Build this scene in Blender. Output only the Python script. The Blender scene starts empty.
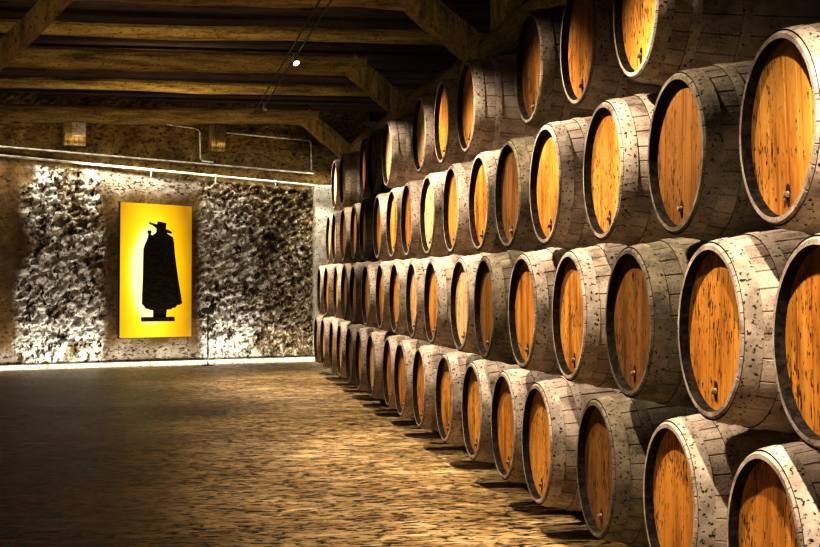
import bpy, bmesh, math, random
from mathutils import Vector, Matrix, noise
from mathutils.geometry import tessellate_polygon
random.seed(7)
PI = math.pi
scene = bpy.context.scene
C = scene.collection
scene.view_settings.view_transform = 'Standard'
scene.view_settings.look = 'None'
scene.view_settings.exposure = 0.28
scene.view_settings.gamma = 0.76

# ------------------------------------------------------------------ camera
TH = math.radians(9.225)
cam_d = bpy.data.cameras.new('camera')
cam_d.sensor_width = 36.0
cam_d.lens = 1410 / 820 * 36
cam_d.clip_end = 200
cam = bpy.data.objects.new('camera', cam_d)
C.objects.link(cam)
cam.location = (0, 0, 1.39)
cam.rotation_euler = (PI / 2 + math.radians(0.07), 0, -TH)
scene.camera = cam

# ------------------------------------------------------------------ helpers
def link(name, bm, mat, parent=None, smooth=False):
    me = bpy.data.meshes.new(name)
    bmesh.ops.recalc_face_normals(bm, faces=bm.faces[:])
    bm.to_mesh(me); bm.free()
    if smooth:
        for p in me.polygons: p.use_smooth = True
    if mat: me.materials.append(mat)
    o = bpy.data.objects.new(name, me)
    C.objects.link(o)
    if parent: o.parent = parent
    return o

def thing(name, label, cat, loc=(0, 0, 0), rotz=0, group=None):
    o = bpy.data.objects.new(name, None)
    o.empty_display_size = 0.1
    C.objects.link(o)
    o.location = loc; o.rotation_euler = (0, 0, rotz)
    o['label'] = label; o['category'] = cat
    if group: o['group'] = group
    return o

def struct(o):
    o['kind'] = 'structure'
    return o

def add_box(bm, lo, hi, bevel=0.0):
    x0, y0, z0 = lo; x1, y1, z1 = hi
    r = bmesh.ops.create_cube(bm, size=1.0)
    vs = r['verts']
    for v in vs:
        v.co = Vector((x0 if v.co.x < 0 else x1, y0 if v.co.y < 0 else y1, z0 if v.co.z < 0 else z1))
    if bevel > 0:
        es = list({e for v in vs for e in v.link_edges})
        bmesh.ops.bevel(bm, geom=es, offset=bevel, segments=2, affect='EDGES', profile=0.6)

def frame_for(d):
    d = d.normalized()
    up = Vector((0, 0, 1)) if abs(d.z) < 0.9 else Vector((0, 1, 0))
    a = d.cross(up).normalized(); b = a.cross(d).normalized()
    return a, b

def add_tube(bm, pts, rad, seg=12, wob=0.0, seed=0.0, square=0.0):
    """a capped tube through pts; wob = relative roughness of the radius, square 0..1 makes it boxy"""
    pts = [Vector(p) for p in pts]
    n = len(pts); rings = []
    for i, p in enumerate(pts):
        d = pts[min(i + 1, n - 1)] - pts[max(i - 1, 0)]
        a, b = frame_for(d)
        r = rad[i] if isinstance(rad, (list, tuple)) else rad
        ring = []
        for k in range(seg):
            t = 2 * PI * (k + .5) / seg
            ct, st = math.cos(t), math.sin(t)
            q = 1.0
            if square > 0:
                q = (1 - square) + square * min(1.0 / max(abs(ct), abs(st)), 1.30)
            rr = r * q
            if wob: rr *= 1 + wob * noise.noise(Vector((p.x * 1.7 + ct * .8 + seed, p.y * 1.7 + st * .8, p.z * 1.7 + seed)))
            ring.append(bm.verts.new(p + a * ct * rr + b * st * rr))
        rings.append(ring)
    for i in range(n - 1):
        for k in range(seg):
            bm.faces.new((rings[i][k], rings[i][(k + 1) % seg], rings[i + 1][(k + 1) % seg], rings[i + 1][k]))
    bm.faces.new(rings[0][::-1]); bm.faces.new(rings[-1])

def line_pts(a, b, n, bend=0.0, seed=0.0):
    a = Vector(a); b = Vector(b); out = []
    for i in range(n + 1):
        t = i / n
        p = a.lerp(b, t)
        if bend:
            w = math.sin(PI * t) ** .5
            p = p + Vector((noise.noise(Vector((t * 4 + seed, 0, seed))), noise.noise(Vector((t * 4 + seed, 5, seed))),
                            noise.noise(Vector((t * 4 + seed, 9, seed))))) * bend * w
        out.append(p)
    return out

# ------------------------------------------------------------------ materials
class NT:
    def __init__(self, name):
        self.m = bpy.data.materials.new(name); self.m.use_nodes = True
        self.t = self.m.node_tree; self.n = self.t.nodes
        self.bsdf = self.n['Principled BSDF']; self.out = self.n['Material Output']
        self._tc = None
    def new(self, ty, **kw):
        nd = self.n.new(ty)
        for k, v in kw.items(): setattr(nd, k, v)
        return nd
    def L(self, a, b): self.t.links.new(a, b)
    def coord(self, which='Object'):
        if not self._tc: self._tc = self.new('ShaderNodeTexCoord')
        return self._tc.outputs[which]
    def mapping(self, scale=(1, 1, 1), src=None, jitter=None, rot=(0, 0, 0)):
        mp = self.new('ShaderNodeMapping')
        mp.inputs['Scale'].default_value = scale
        mp.inputs['Rotation'].default_value = rot
        self.L(src or self.coord(), mp.inputs['Vector'])
        if jitter:
            oi = self.new('ShaderNodeObjectInfo')
            mu = self.new('ShaderNodeVectorMath', operation='SCALE'); mu.inputs[0].default_value = (37, 53, 71)
            self.L(oi.outputs['Random'], mu.inputs['Scale']); self.L(mu.outputs[0], mp.inputs['Location'])
        return mp.outputs[0]
    def noise(self, vec, scale, detail=4, rough=.6, dist=0.0):
        nd = self.new('ShaderNodeTexNoise')
        nd.inputs['Scale'].default_value = scale; nd.inputs['Detail'].default_value = detail
        nd.inputs['Roughness'].default_value = rough; nd.inputs['Distortion'].default_value = dist
        self.L(vec, nd.inputs['Vector']); return nd.outputs['Fac']
    def ramp(self, fac, stops, interp='LINEAR'):
        nd = self.new('ShaderNodeValToRGB'); cr = nd.color_ramp; cr.interpolation = interp
        while len(cr.elements) < len(stops): cr.elements.new(.5)
        for e, (p, c) in zip(cr.elements, stops):
            e.position = p; e.color = (c, c, c, 1) if not isinstance(c, tuple) else (*c, 1)
        self.L(fac, nd.inputs[0]); return nd.outputs[0]
    def mix(self, fac, a, b, blend='MIX'):
        nd = self.new('ShaderNodeMix', data_type='RGBA', blend_type=blend)
        for v, i in ((fac, 0), (a, 6), (b, 7)):
            if hasattr(v, 'is_linked') or hasattr(v, 'links'): self.L(v, nd.inputs[i])
            elif isinstance(v, tuple): nd.inputs[i].default_value = (*v, 1)
            else: nd.inputs[i].default_value = v
        return nd.outputs[2]
    def math(self, op, a, b=None, c=None):
        nd = self.new('ShaderNodeMath', operation=op)
        for i, v in enumerate((a, b, c)):
            if v is None: continue
            if isinstance(v, (int, float)): nd.inputs[i].default_value = v
            else: self.L(v, nd.inputs[i])
        return nd.outputs[0]
    def finish(self, col, rough=.8, bump=None, bstr=.3, bdist=.01, spec=.3, metal=0.0):
        if isinstance(col, tuple): self.bsdf.inputs['Base Color'].default_value = (*col, 1)
        else: self.L(col, self.bsdf.inputs['Base Color'])
        if isinstance(rough, (int, float)): self.bsdf.inputs['Roughness'].default_value = rough
        else: self.L(rough, self.bsdf.inputs['Roughness'])
        self.bsdf.inputs['Specular IOR Level'].default_value = spec
        self.bsdf.inputs['Metallic'].default_value = metal
        if bump is not None:
            b = self.new('ShaderNodeBump'); b.inputs['Strength'].default_value = bstr; b.inputs['Distance'].default_value = bdist
            self.L(bump, b.inputs['Height']); self.L(b.outputs[0], self.bsdf.inputs['Normal'])
        return self.m

def mat_head(name, dark, mid, light, bias=0.0):
    t = NT(name)
    v = t.mapping((1, 1, .16), jitter=True)
    streak = t.noise(v, 9, 5, .65, .3)
    col = t.ramp(streak, [(.30 + bias, dark), (.47 + bias, mid), (.66 + bias, light)])
    big = t.noise(t.mapping((1, 1, .7), jitter=True), 3.0, 2, .5)
    col = t.mix(t.math('MULTIPLY', t.ramp(big, [(.42, 0.0), (.62, 1.0)]), .55), col, light)
    # plank joints
    sx = t.new('ShaderNodeSeparateXYZ'); t.L(t.coord(), sx.inputs[0])
    oi = t.new('ShaderNodeObjectInfo')
    fr = t.math('FRACT', t.math('ADD', t.math('MULTIPLY', sx.outputs['Y'], 8.3), oi.outputs['Random']))
    seam = t.math('LESS_THAN', t.math('ABSOLUTE', t.math('SUBTRACT', fr, .5)), .022)
    col = t.mix(t.math('MULTIPLY', seam, .45), col, (.055, .02, .006))
    # ink-dark flecks along the grain
    fl = t.noise(t.mapping((1, 1, .30), jitter=True), 80, 3, .6)
    spots = t.noise(t.mapping((1, 1, .8), jitter=True), 5.0, 2, .5)
    thr = t.math('ADD', fl, t.math('MULTIPLY', spots, .42))
    fleck = t.ramp(thr, [(.805, 0.0), (.84, .92)])
    col = t.mix(fleck, col, (.030, .012, .004))
    return t.finish(col, .72, streak, .25, .006, .2)

def mat_stave(name, pale, mid, dark, fl0=.60):
    t = NT(name)
    at = t.new('ShaderNodeAttribute', attribute_name='seam')
    big = t.noise(t.mapping((.6, 1, 1), jitter=True), 5, 5, .65)
    col = t.ramp(big, [(.34, dark), (.50, mid), (.64, pale)])
    fl = t.noise(t.mapping((.8, 1, 1), jitter=True), 150, 3, .65)
    fleck = t.ramp(t.math('ADD', fl, t.math('MULTIPLY', t.math('SUBTRACT', big, .5), -.25)), [(fl0, 0.0), (fl0 + .045, 1.0)])
    col = t.mix(fleck, col, (.022, .018, .014))
    col = t.mix(t.math('MULTIPLY', t.ramp(at.outputs['Fac'], [(.45, 0.0), (.85, 1.0)]), .55), col, (.03, .022, .016))
    return t.finish(col, .85, t.math('ADD', fl, t.math('MULTIPLY', big, .6)), .4, .008, .2)

M = {}
M['head'] = mat_head('oak_head', (.17, .062, .011), (.50, .215, .036), (.76, .39, .085))
M['head_pale'] = mat_head('pale_oak_head', (.42, .20, .075), (.72, .42, .18), (.86, .60, .34), -.03)
M['head_red'] = mat_head('red_oak_head', (.17, .055, .009), (.48, .195, .028), (.70, .34, .058), .02)
M['head_dark'] = mat_head('dim_oak_head', (.055, .022, .006), (.165, .070, .014), (.28, .130, .028), .03)  # shaded copy of the oak head for barrels in dimmer light
M['stave'] = mat_stave('weathered_stave', (.60, .50, .41), (.42, .335, .265), (.20, .152, .115))
M['stave_dark'] = mat_stave('dim_stave', (.28, .235, .165), (.18, .148, .10), (.08, .063, .042), .58)  # weathered stave darkened to paint in the dim stretches between lamps
M['stave_shaded'] = mat_stave('shaded_stave', (.05, .045, .038), (.03, .026, .022), (.015, .013, .012), .58)  # near-black stave copy, deep shade of the far dim stretch painted in
t = NT('inner_chime'); M['croze'] = t.finish(t.ramp(t.noise(t.coord(), 40, 3), [(.4, (.010, .007, .005)), (.62, (.035, .025, .017))]), .9, spec=.1)
def mat_hoop(name, a, b, c):
    t = NT(name); nz = t.noise(t.mapping((1, 1, 1), jitter=True), 7, 5, .7)
    fl = t.noise(t.mapping((1, 1, 1), jitter=True), 60, 3, .6)
    col = t.mix(t.ramp(fl, [(.58, 0.0), (.63, 1.0)]), t.ramp(nz, [(.34, a), (.52, b), (.66, c)]), (.022, .018, .014))
    return t.finish(col, .75, fl, .3, .004, .25)
M['hoop'] = mat_hoop('hoop_iron', (.29, .23, .18), (.46, .38, .305), (.62, .525, .435))
M['hoop_dark'] = mat_hoop('hoop_iron_dim', (.10, .08, .05), (.19, .152, .10), (.27, .22, .15))  # hoop iron darkened for the same dimly lit barrels
t = NT('cork_bung'); M['bung'] = t.finish(t.ramp(t.noise(t.coord(), 60, 3), [(.4, (.16, .10, .06)), (.6, (.50, .42, .33))]), .8)
t = NT('bung_stain'); M['stain'] = t.finish((.035, .014, .005), .7)

def mat_timber(name, lo, mid, hi, axis):
    t = NT(name)
    sc = [1, 1, 1]; sc[axis] = .14
    v = t.mapping(tuple(sc), jitter=True)
    g = t.noise(v, 14, 6, .7, .4)
    col = t.ramp(g, [(.34, lo), (.5, mid), (.68, hi)])
    sc2 = [1, 1, 1]; sc2[axis] = .25
    fl = t.noise(t.mapping(tuple(sc2), jitter=True), 85, 3, .65)
    col = t.mix(t.math('MULTIPLY', t.ramp(fl, [(.58, 0.0), (.62, 1.0)]), .85), col, (.025, .017, .006))
    return t.finish(col, .85, t.math('ADD', g, fl), .5, .02, .15)
M['timber'] = mat_timber('log_timber', (.12, .080, .026), (.30, .215, .075), (.46, .35, .14), 0)
M['timber_v'] = mat_timber('brace_timber', (.13, .088, .028), (.32, .23, .08), (.48, .365, .145), 2)
M['timber_y'] = mat_timber('plate_timber', (.10, .07, .02), (.25, .18, .06), (.38, .29, .11), 1)
t = NT('ceiling_board'); g = t.noise(t.mapping((.12, 1, 1)), 11, 5, .7)
fl = t.noise(t.mapping((.10, 1, 1)), 40, 3, .6)
M['board'] = t.finish(t.mix(t.ramp(fl, [(.56, 0.0), (.62, 1.0)]), t.ramp(g, [(.35, (.040, .026, .022)), (.65, (.105, .070, .056))]), (.012, .008, .007)), .85, g, .4, .01, .15)

# floor: worn wood-block / cobble floor, dashes lie across the aisle
t = NT('cellar_floor')
v = t.mapping((.42, 1, 1), rot=(0, 0, math.radians(3)))
big = t.noise(t.mapping((1, 1, 1)), .6, 4, .6)
mid_ = t.noise(v, 7.5, 5, .65, .5)
fl = t.noise(v, 30, 3, .6, .4)
base = t.ramp(mid_, [(.32, (.25, .145, .045)), (.5, (.46, .315, .135)), (.68, (.74, .56, .31))])
base = t.mix(t.ramp(big, [(.40, 0.0), (.62, .5)]), base, (.17, .092, .022), 'MIX')
ink = t.ramp(t.math('ADD', fl, t.math('ADD', t.math('MULTIPLY', big, .10), t.math('MULTIPLY', mid_, -.12))), [(.525, 0.0), (.55, 1.0)])
col = t.mix(ink, base, (.010, .007, .003))
M['floor'] = t.finish(col, t.ramp(mid_, [(.3, .34), (.7, .55)]), t.math('SUBTRACT', mid_, t.math('MULTIPLY', ink, .6)), .7, .03, .42)

# back wall: attribute 'rough' mixes plaster and bare rubble
t = NT('cellar_wall')
at = t.new('ShaderNodeAttribute', attribute_name='rough')
hi = t.new('ShaderNodeAttribute', attribute_name='upper')
n1 = t.noise(t.mapping(), 2.2, 5, .65); n2 = t.noise(t.mapping((.5, 1, 1.0)), 26, 4, .65, .5); n3 = t.noise(t.mapping(), 9, 6, .72, .4)
plaster = t.ramp(n1, [(.36, (.13, .075, .028)), (.52, (.22, .14, .060)), (.68, (.34, .245, .13))])
plaster = t.mix(t.ramp(n2, [(.58, 0.0), (.62, .8)]), plaster, (.03, .018, .008))
vd = t.mapping((1.0, 1, .55), rot=(0, math.radians(38), 0))
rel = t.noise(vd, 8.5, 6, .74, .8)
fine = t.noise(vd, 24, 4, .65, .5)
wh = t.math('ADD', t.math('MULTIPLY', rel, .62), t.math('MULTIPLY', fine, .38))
stone = t.ramp(wh, [(.425, (.012, .009, .006)), (.448, (.15, .11, .06)), (.468, (.42, .37, .29)), (.492, (.90, .88, .84))])  # grazing light on ridges and shade in crevices painted into the stone colour
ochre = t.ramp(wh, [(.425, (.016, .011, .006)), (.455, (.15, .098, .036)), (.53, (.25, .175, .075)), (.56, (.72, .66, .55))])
at2 = t.new('ShaderNodeAttribute', attribute_name='painted_light')
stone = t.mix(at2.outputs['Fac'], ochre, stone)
upper = t.ramp(n1, [(.36, (.11, .065, .018)), (.55, (.22, .145, .045)), (.68, (.34, .25, .10))])
upper = t.mix(t.ramp(n2, [(.54, 0.0), (.60, .9)]), upper, (.025, .016, .006))
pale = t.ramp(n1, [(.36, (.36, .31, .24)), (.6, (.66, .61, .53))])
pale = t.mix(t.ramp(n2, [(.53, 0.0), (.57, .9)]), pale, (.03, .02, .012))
plaster = t.mix(at2.outputs['Fac'], plaster, pale)  # paler plaster where the strip-light wash is painted in
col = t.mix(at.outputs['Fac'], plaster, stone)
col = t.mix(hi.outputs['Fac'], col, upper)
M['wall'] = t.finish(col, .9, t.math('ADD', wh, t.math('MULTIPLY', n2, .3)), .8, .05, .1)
t = NT('dark_stone'); n1 = t.noise(t.mapping(), 6, 5, .7)
M['dark_wall'] = t.finish(t.ramp(n1, [(.35, (.018, .012, .010)), (.65, (.060, .042, .034))]), .95, n1, .6, .03, .1)
t = NT('rail_timber'); n1 = t.noise(t.mapping((1, .15, 1)), 16, 5, .7)
M['rail'] = t.finish(t.ramp(n1, [(.35, (.020, .013, .009)), (.65, (.065, .045, .03))]), .9, n1, .4, .01, .1)
t = NT('white_plaster'); n1 = t.noise(t.mapping(), 9, 5, .7); n2 = t.noise(t.mapping(), 34, 3, .6)
M['pale'] = t.finish(t.mix(t.ramp(n2, [(.60, 0.0), (.65, 1.0)]), t.ramp(n1, [(.36, (.46, .41, .32)), (.6, (.76, .72, .62))]), (.05, .04, .025)), .9, n1, .5, .015, .1)
t = NT('pale_pipe'); n1 = t.noise(t.mapping((.3, 1, 1)), 20, 3)
M['pipe'] = t.finish(t.ramp(n1, [(.35, (.40, .38, .34)), (.6, (.85, .83, .78))]), .5)
t = NT('black_metal'); M['black'] = t.finish(t.ramp(t.noise(t.coord(), 30, 3), [(.4, (.012, .011, .010)), (.65, (.045, .040, .034))]), .6)
t = NT('grey_metal'); M['grey'] = t.finish(t.ramp(t.noise(t.coord(), 30, 3), [(.4, (.16, .15, .13)), (.65, (.34, .32, .29))]), .5, metal=.4)
t = NT('bronze_cutout'); n1 = t.noise(t.mapping((.5, 1, 1)), 22, 4, .7)
M['cutout'] = t.finish(t.ramp(n1, [(.40, (.010, .007, .003)), (.62, (.060, .042, .014))]), .7, n1, .4, .01, .2)

def emis(name, col, st):
    t = NT(name)
    t.bsdf.inputs['Base Color'].default_value = (.02, .02, .02, 1)
    t.bsdf.inputs['Emission Color'].default_value = (*col, 1)
    t.bsdf.inputs['Emission Strength'].default_value = st
    return t.m
M['lamp_glow'] = emis('lamp_glow', (1, .88, .66), 30.0)
M['led'] = emis('led_glow', (1, .95, .86), 3.0)

# translucent yellow panel lit from behind by lamps round the figure: hot behind the figure, amber at the rim
t = NT('backlit_panel')
sx = t.new('ShaderNodeSeparateXYZ'); t.L(t.coord(), sx.inputs[0])
def lobe(cx, cz, rx, rz):
    a = t.math('DIVIDE', t.math('SUBTRACT', sx.outputs['X'], cx), rx)
    b = t.math('DIVIDE', t.math('SUBTRACT', sx.outputs['Z'], cz), rz)
    return t.math('SQRT', t.math('ADD', t.math('MULTIPLY', a, a), t.math('MULTIPLY', b, b)))
d1 = lobe(-.10, 1.02, .40, .95)
nz = t.noise(t.mapping(), 4, 4, .6)
d = t.math('ADD', d1, t.math('MULTIPLY', t.math('SUBTRACT', nz, .5), .22))
dd = t.math('MULTIPLY', d, .5)
col = t.ramp(dd, [(.37, (1.0, .92, .50)), (.45, (1.0, .75, .05)), (.58, (.92, .58, .006)), (.76, (.66, .38, .002)), (.92, (.40, .21, .002))])
stg = t.ramp(dd, [(.36, 1.0), (.55, .90), (1.0, .80)])
t.L(col, t.bsdf.inputs['Emission Color']); t.L(t.math('MULTIPLY', stg, 1.12), t.bsdf.inputs['Emission Strength'])
t.bsdf.inputs['Base Color'].default_value = (.30, .18, .01, 1); t.bsdf.inputs['Roughness'].default_value = .5
M['panel'] = t.m

# ------------------------------------------------------------------ barrel meshes
LEN, RH, RB = 1.30, .338, .417
NST = 26
def prof(x):
    u = 2 * x / LEN - 1
    return RH + (RB - RH) * (1 - abs(u) ** 2.0)
REC, THK = .043, .026
def ring_of(bm, x, rfun, angs):
    return [bm.verts.new((x, math.cos(a) * rfun(s), math.sin(a) * rfun(s))) for a, s in angs]
def make_body(mat):
    bm = bmesh.new(); lay = bm.verts.layers.float.new('seam')
    angs = []
    rnd = random.Random(3)
    wid = [rnd.uniform(.8, 1.25) for _ in range(NST)]; tot = sum(wid); a0 = 0
    for w in wid:
        da = 2 * PI * w / tot
        for fr, s in ((0, 1), (.05, 0), (.35, 0), (.65, 0), (.95, 0)):
            angs.append((a0 + da * fr, s))
        a0 += da
    xs = [0, .012, .06, .12, .2, .3, .42, .54, LEN / 2]
    xs = xs + [LEN - x for x in xs[-2::-1]]
    rings = []
    for x in xs:
        ch = .008 if x in (0, LEN) else 0
        r = ring_of(bm, x, lambda s: prof(x) - ch - (.005 if s else 0), angs)
        for v, (a, s) in zip(r, angs): v[lay] = s
        rings.append(r)
    n = len(angs)
    for sgn, x0 in ((1, 0), (-1, LEN)):
        e = []
        for dx, dr in ((.0, THK), (REC, THK + .004)):
            rr = ring_of(bm, x0 + sgn * dx, lambda s: RH - dr, angs)
            e.append(rr)
        if sgn > 0: rings = [e[1], e[0]] + rings
        else: rings = rings + [e[0], e[1]]
    for i in range(len(rings) - 1):
        for k in range(n):
            f = bm.faces.new((rings[i][k], rings[i][(k + 1) % n], rings[i + 1][(k + 1) % n], rings[i + 1][k]))
            if i in (0, len(rings) - 2): f.material_index = 1
    o = link('stave_body', bm, mat)
    o.data.materials.append(M['croze'])
    return o
def make_head(mat, rear=False):
    # tongue-and-groove boards clipped to a circle and joined edge to edge by shallow vee grooves
    bm = bmesh.new()
    R = RH - THK - .002
    x0 = LEN - REC + .004 if rear else REC - .004
    sg = -1 if rear else 1
    nb = 6; ys = []
    for i in range(nb):
        lo, hi = -R + 2 * R * i / nb, -R + 2 * R * (i + 1) / nb
        g = .0025
        ys += [(lo, .0025 if i else 0), (lo + g, 0)] + [(lo + (hi - lo) * k / 8, 0) for k in range(1, 8)] + [(hi - g, 0)]
    ys.append((R, 0))
    prev = None; rows_ = []
    for y, dp in ys:
        z = math.sqrt(max(R * R - y * y, 1e-6))
        rows_.append([bm.verts.new((x0 + sg * dp, y, z)), bm.verts.new((x0 + sg * dp, y, -z)),
                      bm.verts.new((x0 + sg * .024, y, -z)), bm.verts.new((x0 + sg * .024, y, z))])
    for a, b in zip(rows_, rows_[1:]):
        for k in range(4):
            bm.faces.new((a[k], a[(k + 1) % 4], b[(k + 1) % 4], b[k]))
    bm.faces.new(rows_[0]); bm.faces.new(rows_[-1][::-1])
    return link('barrel_head', bm, mat)
def make_hoop(xc, w, mat):
    bm = bmesh.new(); seg = 72; rings = []
    for x, dr in ((xc - w / 2, -.002), (xc - w / 2, .0045), (xc, .0055), (xc + w / 2, .0045), (xc + w / 2, -.002)):
        r = prof(min(max(x, 0), LEN)) + dr
        rings.append([bm.verts.new((x, math.cos(2 * PI * k / seg) * r, math.sin(2 * PI * k / seg) * r)) for k in range(seg)])
    for i in range(4):
        for k in range(seg):
            f = bm.faces.new((rings[i][k], rings[i][(k + 1) % seg], rings[i + 1][(k + 1) % seg], rings[i + 1][k]))
            f.material_index = 1 if i in (0, 3) else 0
    o = link('hoop', bm, mat)
    o.data.materials.append(M['croze'])
    return o
def make_bung():
    bm = bmesh.new()
    add_tube(bm, [(REC, .0, -.235), (REC - .010, .0, -.235), (REC - .020, 0, -.235), (REC - .023, 0, -.235)], [.013, .013, .011, .008], 12)
    return link('bung', bm, M['bung'])
def make_stain():
    bm = bmesh.new()
    pts = [(-.013, .0), (-.016, .018), (-.008, .040), (.004, .046), (.013, .030), (.016, .004), (.012, -.03), (.004, -.052), (-.006, -.05), (-.010, -.02)]
    x = REC - .0062
    a = [bm.verts.new((x, y * 1.2, -.232 + z * .8)) for y, z in pts]
    b = [bm.verts.new((x + .004, y * 1.2, -.232 + z * .8)) for y, z in pts]
    bm.faces.new(a); bm.faces.new(b[::-1])
    for k in range(len(pts)): bm.faces.new((a[k], a[(k + 1) % len(pts)], b[(k + 1) % len(pts)], b[k]))
    return link('bung_stain', bm, M['stain'])

protos = {}
def take(o):
    C.objects.unlink(o); return o
HP = [(.042, .066), (.175, .045), (.40, .045), (LEN - .40, .045), (LEN - .175, .045), (LEN - .042, .066)]
bodies = {k: take(make_body(M[k])) for k in ('stave', 'stave_dark', 'stave_shaded')}
heads = {k: take(make_head(M[k])) for k in ('head', 'head_pale', 'head_red', 'head_dark')}
hoops = {k: [take(make_hoop(x, w, M[k])) for x, w in HP] for k in ('hoop', 'hoop_dark')}
rear_head = take(make_head(M['head_dark'], True))
bung0 = take(make_bung()); stain0 = take(make_stain())

def cp(src, parent, name=None):
    o = src.copy(); C.objects.link(o); o.parent = parent
    return o

ORD = ['nearest', 'second', 'third', 'fourth', 'fifth', 'sixth', 'seventh', 'eighth', 'ninth', 'tenth', 'eleventh', 'twelfth',
       'thirteenth', 'fourteenth', 'fifteenth', 'sixteenth', 'seventeenth', 'eighteenth']
ROWNAME = ['bottom row', 'second row up', 'third row up', 'top row']
ROWS = [
    (2.00, .435, [4.62, 5.63, 6.69, 7.745, 8.715, 9.70, 10.74, 11.80, 12.80, 13.80, 14.82, 15.85, 16.87, 17.90, 18.93, 19.96, 20.96]),
    (2.00, 1.176, [4.20, 5.14, 6.15, 7.17, 8.18, 9.14, 10.12, 11.17, 12.26, 13.26, 14.30, 15.33, 16.36, 17.39, 18.42, 19.45, 20.46]),
    (2.05, 1.905, [4.63, 5.67, 6.68, 7.74, 8.70, 9.68, 10.74, 11.78, 12.82, 13.82, 14.83, 15.86, 16.88, 17.90, 18.93, 19.96]),
    (2.10, 2.65, [6.28, 7.33, 8.31, 10.32, 11.38, 12.42, 14.43, 15.45, 16.48, 18.50, 19.54]),
]
# head and stave tones of the barrels ('d' and 'k' paint in dim light between lamps), from the near end of each row
LOOK = [
    'r r d o r o o o r o p o d p o p p'.split(),
    'r r d o r d p o p o o o d k p o p'.split(),
    'o d o o d r o p r o o d k d p p'.split(),
    'o r d o r p p k k p p'.split(),
]
KIND = {'o': ('head', 'stave', 'hoop', 'amber-headed oak barrel'), 'p': ('head_pale', 'stave', 'hoop', 'pale golden-headed oak barrel'),
        'r': ('head_red', 'stave', 'hoop', 'rich orange-headed oak barrel'), 'd': ('head_dark', 'stave_dark', 'hoop_dark', 'dim brown-headed oak barrel'),
        'k': ('head_dark', 'stave_shaded', 'hoop_dark', 'shade-darkened oak barrel')}
for r, (X, Z, ys) in enumerate(ROWS):
    rn = random.Random(40 + r)
    n = len(ys)
    for i, Y in enumerate(ys):
        hk, sk, ok, desc = KIND[LOOK[r][i]]
        if i == n - 1: pos = 'farthest of the %s, by the back wall' % ROWNAME[r]
        elif i == 0: pos = 'nearest of the %s' % ROWNAME[r]
        else: pos = '%s from the near end of the %s' % (ORD[i], ROWNAME[r])
        if r == 1 and i == 0: pos = 'cut by the right edge, nearest of the second row up'
        b = thing('wine_barrel', '%s, %s' % (desc, pos), 'barrel', (X + rn.uniform(-.018, .018), Y + .04, Z), 0, 'barrels in the %s of the stack' % ROWNAME[r])
        b.rotation_euler = (rn.uniform(-.10, .10), 0, rn.uniform(-.015, .015))
        bo = cp(bodies[sk], b); 
        roll = rn.uniform(0, 6.28); bo.rotation_euler = (roll, 0, 0)
        h = cp(heads[hk], b); cp(rear_head, b)
        for s in hoops[ok]: cp(s, b)
        st = cp(stain0, h); cp(bung0, h)

# timber rails the rows lie on
for z0, z1, x0, nm in ((-.09, .016, .45, 'under the bottom row'),):
    for x, side in ((2.0 + x0, 'front'), (3.3 - x0, 'rear')):
        bm = bmesh.new()
        add_box(bm, (-.03, -.8, 0), (.03, 17.9, z1 - z0), .004)
        o = link('stack_rail', bm, M['rail'])
        o.location = (x, 3.6, z0)
        o['label'] = 'dark timber rail %s of the barrel stack, %s of the pair' % (nm, side); o['category'] = 'rail'; o['group'] = 'timber rails in the barrel stack'

# ------------------------------------------------------------------ room shell
# floor
ZF = -.09
bm = bmesh.new()
vs = [bm.verts.new(p) for p in ((-9, -2, ZF), (3.6, -2, ZF), (3.6, 26, ZF), (-9, 26, ZF))]
bm.faces.new(vs)
struct(link('floor', bm, M['floor']))
# ceiling of lapped boards running across the aisle
ZC = 4.27
bm = bmesh.new()
y = -2.0; k = 0
rn = random.Random(5)
while y < 26:
    w = rn.uniform(.30, .46); dz = .0 if k % 2 else .035
    add_box(bm, (-9, y, ZC + dz), (3.6, y + w - .012, ZC + dz + .05))
    y += w; k += 1
struct(link('ceiling', bm, M['board']))
bm = bmesh.new(); add_box(bm, (-9, -2, ZC + .10), (3.6, 26, ZC + .14)); struct(link('trim_1', bm, M['dark_wall']))
# right wall behind the stack
bm = bmesh.new(); add_box(bm, (3.6, -2, ZF), (3.8, 26, ZC + .14)); struct(link('wall_right', bm, M['dark_wall']))

# back wall in its own frame: x along the wall, y into the wall, z up
AL = math.radians(17.462)
WA = Vector((-2.798, 22.826, 0))
def wroot(o):
    o.matrix_world = Matrix.Translation(WA) @ Matrix.Rotation(AL, 4, 'Z'); return o
def W(u, out, z):      # world point: out = distance in front of the wall
    return WA + Vector((math.cos(AL), math.sin(AL), 0)) * u + Vector((math.sin(AL), -math.cos(AL), 0)) * out + Vector((0, 0, z))
def sstep(a, b, x):
    x = min(max((x - a) / (b - a), 0), 1); return x * x * (3 - 2 * x)
bm = bmesh.new(); lr = bm.verts.layers.float.new('rough'); lu = bm.verts.layers.float.new('upper'); ll = bm.verts.layers.float.new('painted_light')
U0, U1, Z0, Z1, ST = -3.0, 6.4, -.09, 4.38, .026
nu = int((U1 - U0) / ST); nz_ = int((Z1 - Z0) / ST)
grid = []
NV = lambda a, b, c: noise.noise(Vector((a, b, c)))
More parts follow.
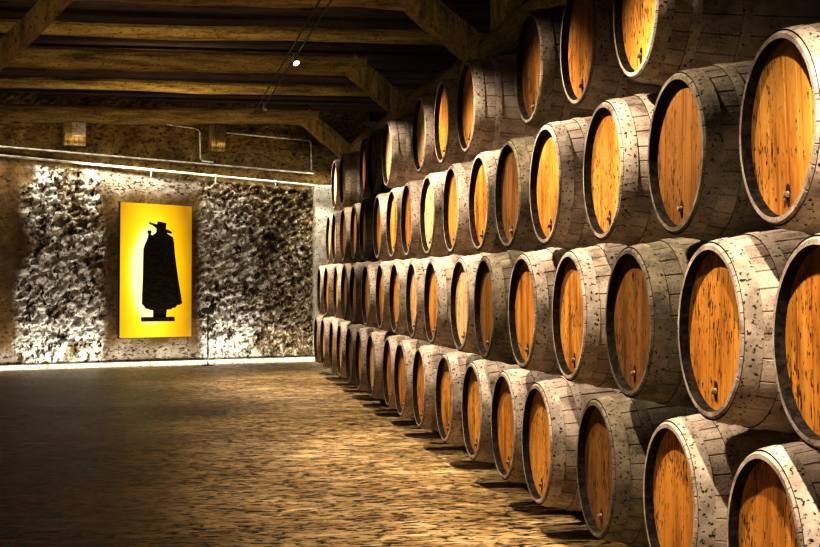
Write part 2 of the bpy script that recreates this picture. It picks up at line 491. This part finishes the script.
for j in range(nz_ + 1):
    row = []
    for i in range(nu + 1):
        u = U0 + (U1 - U0) * i / nu; z = Z0 + (Z1 - Z0) * j / nz_
        wob = .20 * NV(u * 1.6, z * 1.8, 3) + .10 * NV(u * 5, z * 5, 8)
        lean = .22 * max(0, z - 1.2) * .5
        left = sstep(.20, .40, u + wob - lean * .5) * (1 - sstep(1.56, 1.74, u + wob * .35 + .10 * max(0, z - 1.9)))
        right = sstep(3.16, 3.34, u + wob * .4)
        rough = min(max(left + right, 0), 1)
        # grazing light painted white on the rubble: patchy at the left, fading to bare ochre stone at the right
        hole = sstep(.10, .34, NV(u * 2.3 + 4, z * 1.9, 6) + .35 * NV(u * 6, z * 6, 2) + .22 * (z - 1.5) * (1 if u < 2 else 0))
        painted_light = left * (1 - .85 * hole) + right * (1 - sstep(3.65, 4.6, u + wob * 1.6 + .25 * max(0, z - 1.6)) * .90) * (1 - sstep(2.1, 2.9, z + wob) * .8)
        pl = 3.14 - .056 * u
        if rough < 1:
            band = sstep(2.62, 2.86, z + .3 * wob) * sstep(.85, 1.15, u + wob) * (1 - sstep(3.1, 3.5, u)) * .85 + (1 - sstep(.12, .40, z + wob)) * .8  # wash of light under the pipes and at the wall foot, painted pale
            painted_light = max(painted_light, band * (1 - rough))
        up = sstep(pl - .02, pl + .06, z + .1 * wob)
        amp = .008 + .085 * rough * (1 - up) + .024 * up
        ca, sa = math.cos(.66), math.sin(.66)
        a, b = u * ca + z * sa, -u * sa + z * ca
        r1 = 1 - abs(NV(a * 5.0, b * 9.0, .3)) * 2
        r2 = NV(a * 10, b * 16, 4.3); r3 = NV(u * 24, z * 26, 9.1)
        h = (r1 * .55 + r2 * .8 + r3 * .5) * amp + .02 * NV(u * 1.1, z * 1.1, 1.7)
        h += rough * (1 - up) * .03 - up * .03
        v = bm.verts.new((u, -h, z)); v[lr] = rough; v[lu] = up; v[ll] = min(max(painted_light, 0), 1)
        row.append(v)
    grid.append(row)
for j in range(nz_):
    for i in range(nu):
        bm.faces.new((grid[j][i], grid[j][i + 1], grid[j + 1][i + 1], grid[j + 1][i]))
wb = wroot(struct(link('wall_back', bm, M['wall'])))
# whitish pier at the right end and the pale kerb along the foot of the wall
bm = bmesh.new(); add_box(bm, (5.27, -.17, ZF), (6.1, .03, 2.95), .02)
wroot(struct(link('trim_2', bm, M['pale'])))
bm = bmesh.new()
add_box(bm, (-3, -.30, ZF), (5.26, -.04, ZF + .08), .012)
wroot(struct(link('trim_3', bm, M['pale'])))

# ------------------------------------------------------------------ roof timbers
def truss(Y, zb, xl, xr, left, label, cat='roof truss'):
    t = thing('roof_truss', label, cat, (xr, Y, zb), 0, 'log roof trusses')
    r = .125
    bm = bmesh.new(); add_tube(bm, line_pts((xl - xr, 0, r), (0, 0, r), 40, .05, Y), r, 14, .22, Y)
    link('tie_beam', bm, M['timber'], t)
    bm = bmesh.new()
    add_tube(bm, line_pts((-.22, .02, r + .03), (.50, .02, -.44), 10, .02, Y + 3), .135, 12, .12, Y, .8)
    link('brace', bm, M['timber_v'], t)
    if left:
        bm = bmesh.new()
        add_tube(bm, line_pts((xl - xr + .35, .02, r + .02), (xl - xr - .90, .02, -1.10), 12, .02, Y + 5), .095, 12, .14, Y + 4, .8)
        link('brace', bm, M['timber_v'], t)
    return t
truss(12.11, 3.70, -1.22, 2.16, True, 'nearest log roof truss, with a slanting brace at each end, at the picture top')
truss(16.64, 3.76, -5.5, 2.17, False, 'middle log roof truss, tie beam with one slanting brace at its right end')
truss(21.6, 3.68, -5.5, 2.08, False, 'farthest log roof truss, low beam just in front of the back wall')
# longitudinal plate that carries the braces, with short posts and raking struts up to the roof
t = thing('wall_plate', 'long round roof timber running over the barrels, carrying the slanting braces', 'timber', (2.64, 0, 3.34))
bm = bmesh.new(); add_tube(bm, line_pts((0, 8.0, 0), (0, 23.6, 0), 50, .05, 2.0), .115, 12, .2, 1.0)
link('log', bm, M['timber_y'], t)
for py in (11.4,):
    bm = bmesh.new(); add_tube(bm, line_pts((.0, py, .08), (.0, py, .92), 6, .01, py), .11, 10, .1, py, .8)
    link('post', bm, M['timber_v'], t)
    bm = bmesh.new(); add_tube(bm, line_pts((.0, py - .95, .86), (.0, py - .14, .12), 8, .01, py), .085, 10, .1, py, .8)
    link('brace', bm, M['timber_v'], t)
# smaller joists under the boards
for y, x0, zz, lab in ((15.4, -6.0, 3.95, 'slim log joist under the boards behind the nearest truss'),
                       (19.6, -6.0, 3.885, 'slim log joist under the boards between middle and farthest trusses')):
    j = thing('ceiling_joist', lab, 'joist', (-1.5, y, zz))
    bm = bmesh.new(); add_tube(bm, line_pts((x0 + 1.5, 0, .08), (5.0, 0, .08), 40, .05, y), .085, 12, .22, y)
    link('log', bm, M['timber'], j)

# ------------------------------------------------------------------ things on the back wall
# lit panel with the cut-out figure
PC = W(2.46, .16, .378)
sign = thing('light_panel', 'glowing yellow panel with dark caped figure in brimmed hat, on the back wall', 'sign', PC, AL)
def poly(name, pts, y0, y1, mat, parent, bev=0):
    bm = bmesh.new()
    a = [bm.verts.new((x, y0, z)) for x, z in pts]; b = [bm.verts.new((x, y1, z)) for x, z in pts]
    for tri in tessellate_polygon([[Vector((x, z, 0)) for x, z in pts]]):
        bm.faces.new([a[q] for q in tri]); bm.faces.new([b[q] for q in reversed(tri)])
    for k in range(len(pts)): bm.faces.new((a[k], a[(k + 1) % len(pts)], b[(k + 1) % len(pts)], b[k]))
    return link(name, bm, mat, parent)
# corners in panel metres: x along wall from panel centre, z from the panel foot (the panel hangs slightly crooked)
PX = lambda px: (px - 212) / 231 * 1.20
PZ = lambda py: (471 - py) / 429 * 2.19
corners = [(-.606, .0), (.590, .0), (.600, 2.15), (-.588, 2.195)]
poly('panel_face', corners, -.03, .0, M['panel'], sign)
poly('panel_frame', [(x * 1.012, z * 1.008 - .01) for x, z in corners], .0, .10, M['black'], sign)
fig = [(186, 104), (198, 107), (211, 111), (214, 101), (227, 103), (241, 106), (239, 125), (250, 129), (260, 135), (256, 140), (246, 137), (242, 137),
       (247, 142), (262, 151), (266, 170), (268, 200), (273, 240), (280, 290), (287, 330), (292, 362), (286, 367), (275, 369), (270, 377), (262, 377),
       (256, 382), (242, 383), (240, 406), (199, 406), (199, 384), (190, 384), (181, 379), (176, 380), (170, 371), (163, 364), (164, 330), (166, 280),
       (167, 230), (168, 190), (172, 176), (178, 163), (182, 152), (184, 142), (181, 138), (181, 130), (193, 130), (192, 138), (190, 143), (196, 146),
       (204, 140), (209, 136), (210, 124), (198, 114), (186, 109)]
fo = poly('cutout_figure', [(PX(x), PZ(y)) for x, y in fig], -.085, -.065, M['cutout'], sign)
fo['label'] = 'dark cut-out silhouette of a person in a long cape and wide-brimmed hat raising a cup'
bm = bmesh.new(); add_box(bm, (PX(161), -.10, PZ(420)), (PX(267), -.05, PZ(406)), .003)
link('base_bar', bm, M['cutout'], fo)
bm = bmesh.new()
for q in ((215, 200), (215, 350)):
    add_tube(bm, [(PX(q[0]), -.066, PZ(q[1])), (PX(q[0]), -.028, PZ(q[1]))], .014, 8)
link('standoff', bm, M['black'], fo)

# pale pipes with clips
def pipe(name, label, cat, pts, r, group=None, clips=()):
    o = thing(name, label, cat, pts[0], 0, group)
    base = Vector(pts[0])
    bm = bmesh.new(); add_tube(bm, [Vector(p) - base for p in pts], r, 10)
    link('tube', bm, M['pipe'], o, True)
    for c, dz in clips:
        bm = bmesh.new()
        c = Vector(c) - base
        add_tube(bm, [c + Vector((0, 0, .03)), c + Vector((0, 0, -dz)), c + Vector((0, .06, -dz - .02))], .011, 8)
        link('clip', bm, M['pipe'], o)
    return o
zu = lambda u: 3.395 - .0477 * u
zl = lambda u: 3.254 - .0603 * u
pipe('wall_pipe', 'upper of two pale thin pipes running along the back wall', 'pipe', [W(u, .13, zu(u)) for u in (-2.9, 0, 1.6, 3.2, 5.26)], .016, 'pale pipes along the back wall')
pipe('wall_pipe', 'lower pale pipe along the back wall, with small hanging clips', 'pipe', [W(u, .15, zl(u)) for u in (-2.9, 0, 1.6, 3.2, 5.26)], .020, 'pale pipes along the back wall',
     [(W(2.38, .15, zl(2.38)), .10), (W(3.48, .15, zl(3.48)), .13), (W(4.55, .15, zl(4.55)), .07)])
pipe('conduit', 'thin pale conduit on the upper back wall, bending down to the pipes', 'conduit',
     [W(1.30, .08, 3.97), W(1.75, .08, 3.96), W(3.17, .08, 3.83), W(3.23, .08, 3.77), W(3.24, .08, 3.33), W(3.28, .08, 3.29), W(3.47, .08, 3.28)], .013)
pipe('conduit', 'thin pale conduit on the upper back wall, bending down beside the white pier', 'conduit',
     [W(3.70, .08, 3.78), W(4.4, .08, 3.75), W(5.18, .08, 3.72), W(5.23, .08, 3.68), W(5.24, .08, 3.2)], .014)
# corbels
def corbel(u, w, z0, z1, label, mat2):
    o = thing('wall_corbel', label, 'corbel', W(u, .0, z0), AL, 'corbels on the upper back wall')
    bm = bmesh.new(); add_box(bm, (-w / 2, -.20, 0), (w / 2, .06, z1 - z0), .015); link('block', bm, M['timber_v'], o)
    bm = bmesh.new(); add_box(bm, (-w * .16, -.235, (z1 - z0) * .30), (w * .47, -.20, (z1 - z0) * .86), .006); link('face_patch', bm, mat2, o)  # on the left corbel the pale colour stands for its lit near face
corbel(1.13, .34, 3.45, 3.96, 'larger timber corbel with its lit face painted pale, high on the wall at left', M['pale'])
corbel(3.52, .24, 3.46, 3.90, 'smaller timber corbel right of the bent conduit, high on the wall', M['timber_y'])

# small stand in front of the wall
s = thing('info_stand', 'slim metal stand with small dark tilted plate, right of the yellow panel', 'stand', W(3.245, .46, ZF), AL)
bm = bmesh.new(); add_tube(bm, [(0, 0, 0), (0, 0, .012), (0, 0, .016)], [.11, .11, .09], 20); link('foot', bm, M['grey'], s)
bm = bmesh.new(); add_tube(bm, [(0, 0, .016), (0, 0, .4), (0, 0, .88)], .012, 10); link('pole', bm, M['black'], s)
bm = bmesh.new()
pts = [(math.cos(2 * PI * k / 24) * .115, math.sin(2 * PI * k / 24) * .075) for k in range(24)]
tl = math.radians(38)
a = [bm.verts.new((x, y * math.cos(tl), 0.905 + y * math.sin(tl))) for x, y in pts]
b = [bm.verts.new((x, y * math.cos(tl) + .02 * math.sin(tl), 0.905 + y * math.sin(tl) - .02 * math.cos(tl))) for x, y in pts]
bm.faces.new(a); bm.faces.new(b[::-1])
for k in range(24): bm.faces.new((a[k], a[(k + 1) % 24], b[(k + 1) % 24], b[k]))
link('plate', bm, M['black'], s)

# ------------------------------------------------------------------ cable-hung spot lamps over the aisle
CX, CZ = 1.13, 3.59
cab = thing('lighting_cable', 'thin dark twin cable strung under the beams above the aisle, carrying spot lamps', 'cable', (CX, 0, CZ))
for dx in (-.045, .045):
    bm = bmesh.new(); add_tube(bm, [(dx, y, .06 + .026 * (y - 14.29)) for y in [-1.5 + .5 * i for i in range(47)]], .008, 6)
    link('wire', bm, M['black'], cab)
LAMPS = [(3.9, 4.3), (6.9, 6.9), (9.35, 9.4), (14.29, 13.2), (19.52, 19.6)]
SPOTS = [(3.4, 3.9, 760, 1.30), (6.1, 6.0, 520, .95), (8.1, 7.9, 480, 1.05), (9.9, 9.8, 560, 1.05), (11.85, 11.7, 560, 1.05), (14.2, 13.8, 640, 1.08), (17.2, 17.4, 700, 1.12), (20.2, 19.8, 800, 1.12)]
def lamp(y, ay, label, glow=True):
    o = thing('spot_lamp', label, 'lamp', (CX, y, CZ + .055 + .026 * (y - 14.29)), 0, 'spot lamps on the overhead cable')
    bm = bmesh.new(); add_box(bm, (-.035, -.012, -.008), (.035, .012, .008), .003); link('crossbar', bm, M['black'], o)
    bm = bmesh.new(); add_tube(bm, [(0, 0, -.01), (0, 0, -.06)], .006, 8); link('stem', bm, M['grey'], o)
    bm = bmesh.new(); add_tube(bm, [(0, .0, -.055), (0.005, -.01, -.075), (.02, -.03, -.11)], [.016, .026, .036], 14); link('shade', bm, M['grey'], o)
    bm = bmesh.new(); add_tube(bm, [(.02, -.03, -.110), (.021, -.032, -.115), (.023, -.036, -.122)], [.030, .030, .020], 14); link('bulb', bm, M['lamp_glow'] if glow else M['grey'], o)
for i, (y, ay) in enumerate(LAMPS):
    if y > 12:
        lamp(y, ay, 'small lit spot lamp on the overhead cable, nearer of the two' if y < 15 else 'small dark unlit spot lamp on the overhead cable, farther of the two', y < 15)

def spot(loc, aim, energy, cone, blend, col, rad=.04):
    d = bpy.data.lights.new('aisle_or_fill_spot', 'SPOT'); d.energy = energy; d.spot_size = math.radians(cone); d.spot_blend = blend
    d.color = col; d.shadow_soft_size = rad
    o = bpy.data.objects.new('aisle_or_fill_spot', d); C.objects.link(o); o.location = loc
    o.rotation_euler = (Vector(aim) - Vector(loc)).to_track_quat('-Z', 'Y').to_euler()
WARM = (1.0, .87, .70)
for y, ay, e, x in SPOTS:
    spot((x, y - .04, CZ - .09 + .026 * (y - 14.29)), (2.30, ay, .25), e, 94, 1.0, WARM, .03)

def area(loc, aim, sx, sy, energy, col, slope=0.0):
    d = bpy.data.lights.new('strip_light', 'AREA'); d.shape = 'RECTANGLE'; d.size = sx; d.size_y = sy; d.energy = energy; d.color = col
    o = bpy.data.objects.new('strip_light', d); C.objects.link(o); o.location = loc
    dirv = (Vector(aim) - Vector(loc)).normalized()
    z = -dirv; x = Vector((math.cos(AL), math.sin(AL), slope)).normalized(); x = (x - z * x.dot(z)).normalized(); yv = z.cross(x)
    o.matrix_world = Matrix.Translation(Vector(loc)) @ Matrix((x, yv, z)).transposed().to_4x4()
COOL = (1.0, .94, .82)
area(W(2.55, .30, 3.17), W(2.55, .06, 1.3), 6.6, .05, 36, COOL, -.054)    # strip along the pipes washing down
area(W(1.85, .28, 3.19), W(1.85, .04, 2.4), 1.3, .05, 9, COOL, -.054)
area(W(2.55, .34, 3.47), W(2.55, .10, 2.9), 6.6, .05, 11, COOL, -.054)  # extra strip added above the upper pipe to brighten it
spot(W(5.2, 1.1, 3.2), W(5.42, .17, 1.6), 110, 60, .6, COOL, .05)  # extra spot added only to brighten the pier
area(W(2.5, .50, -.03), W(2.5, .06, .7), 7.0, .04, 46, COOL)       # strip at the wall foot washing up
area(W(2.2, .25, 3.54), W(2.2, .03, 3.9), 5.2, .04, 4, (1, .8, .5))
# added uplights without fixtures, to brighten the roof timbers
for y in (8.0, 13.6, 18.6):
    spot((-.2, y, 2.9), (-.2, y + .8, 4.2), 115, 150, .6, (1, .78, .42), .1)

w = bpy.data.worlds.new('world'); scene.world = w; w.use_nodes = True
w.node_tree.nodes['Background'].inputs[0].default_value = (.05, .035, .025, 1)
w.node_tree.nodes['Background'].inputs[1].default_value = .4

for o in [o for o in bpy.data.objects if not o.users_collection]:
    bpy.data.objects.remove(o)
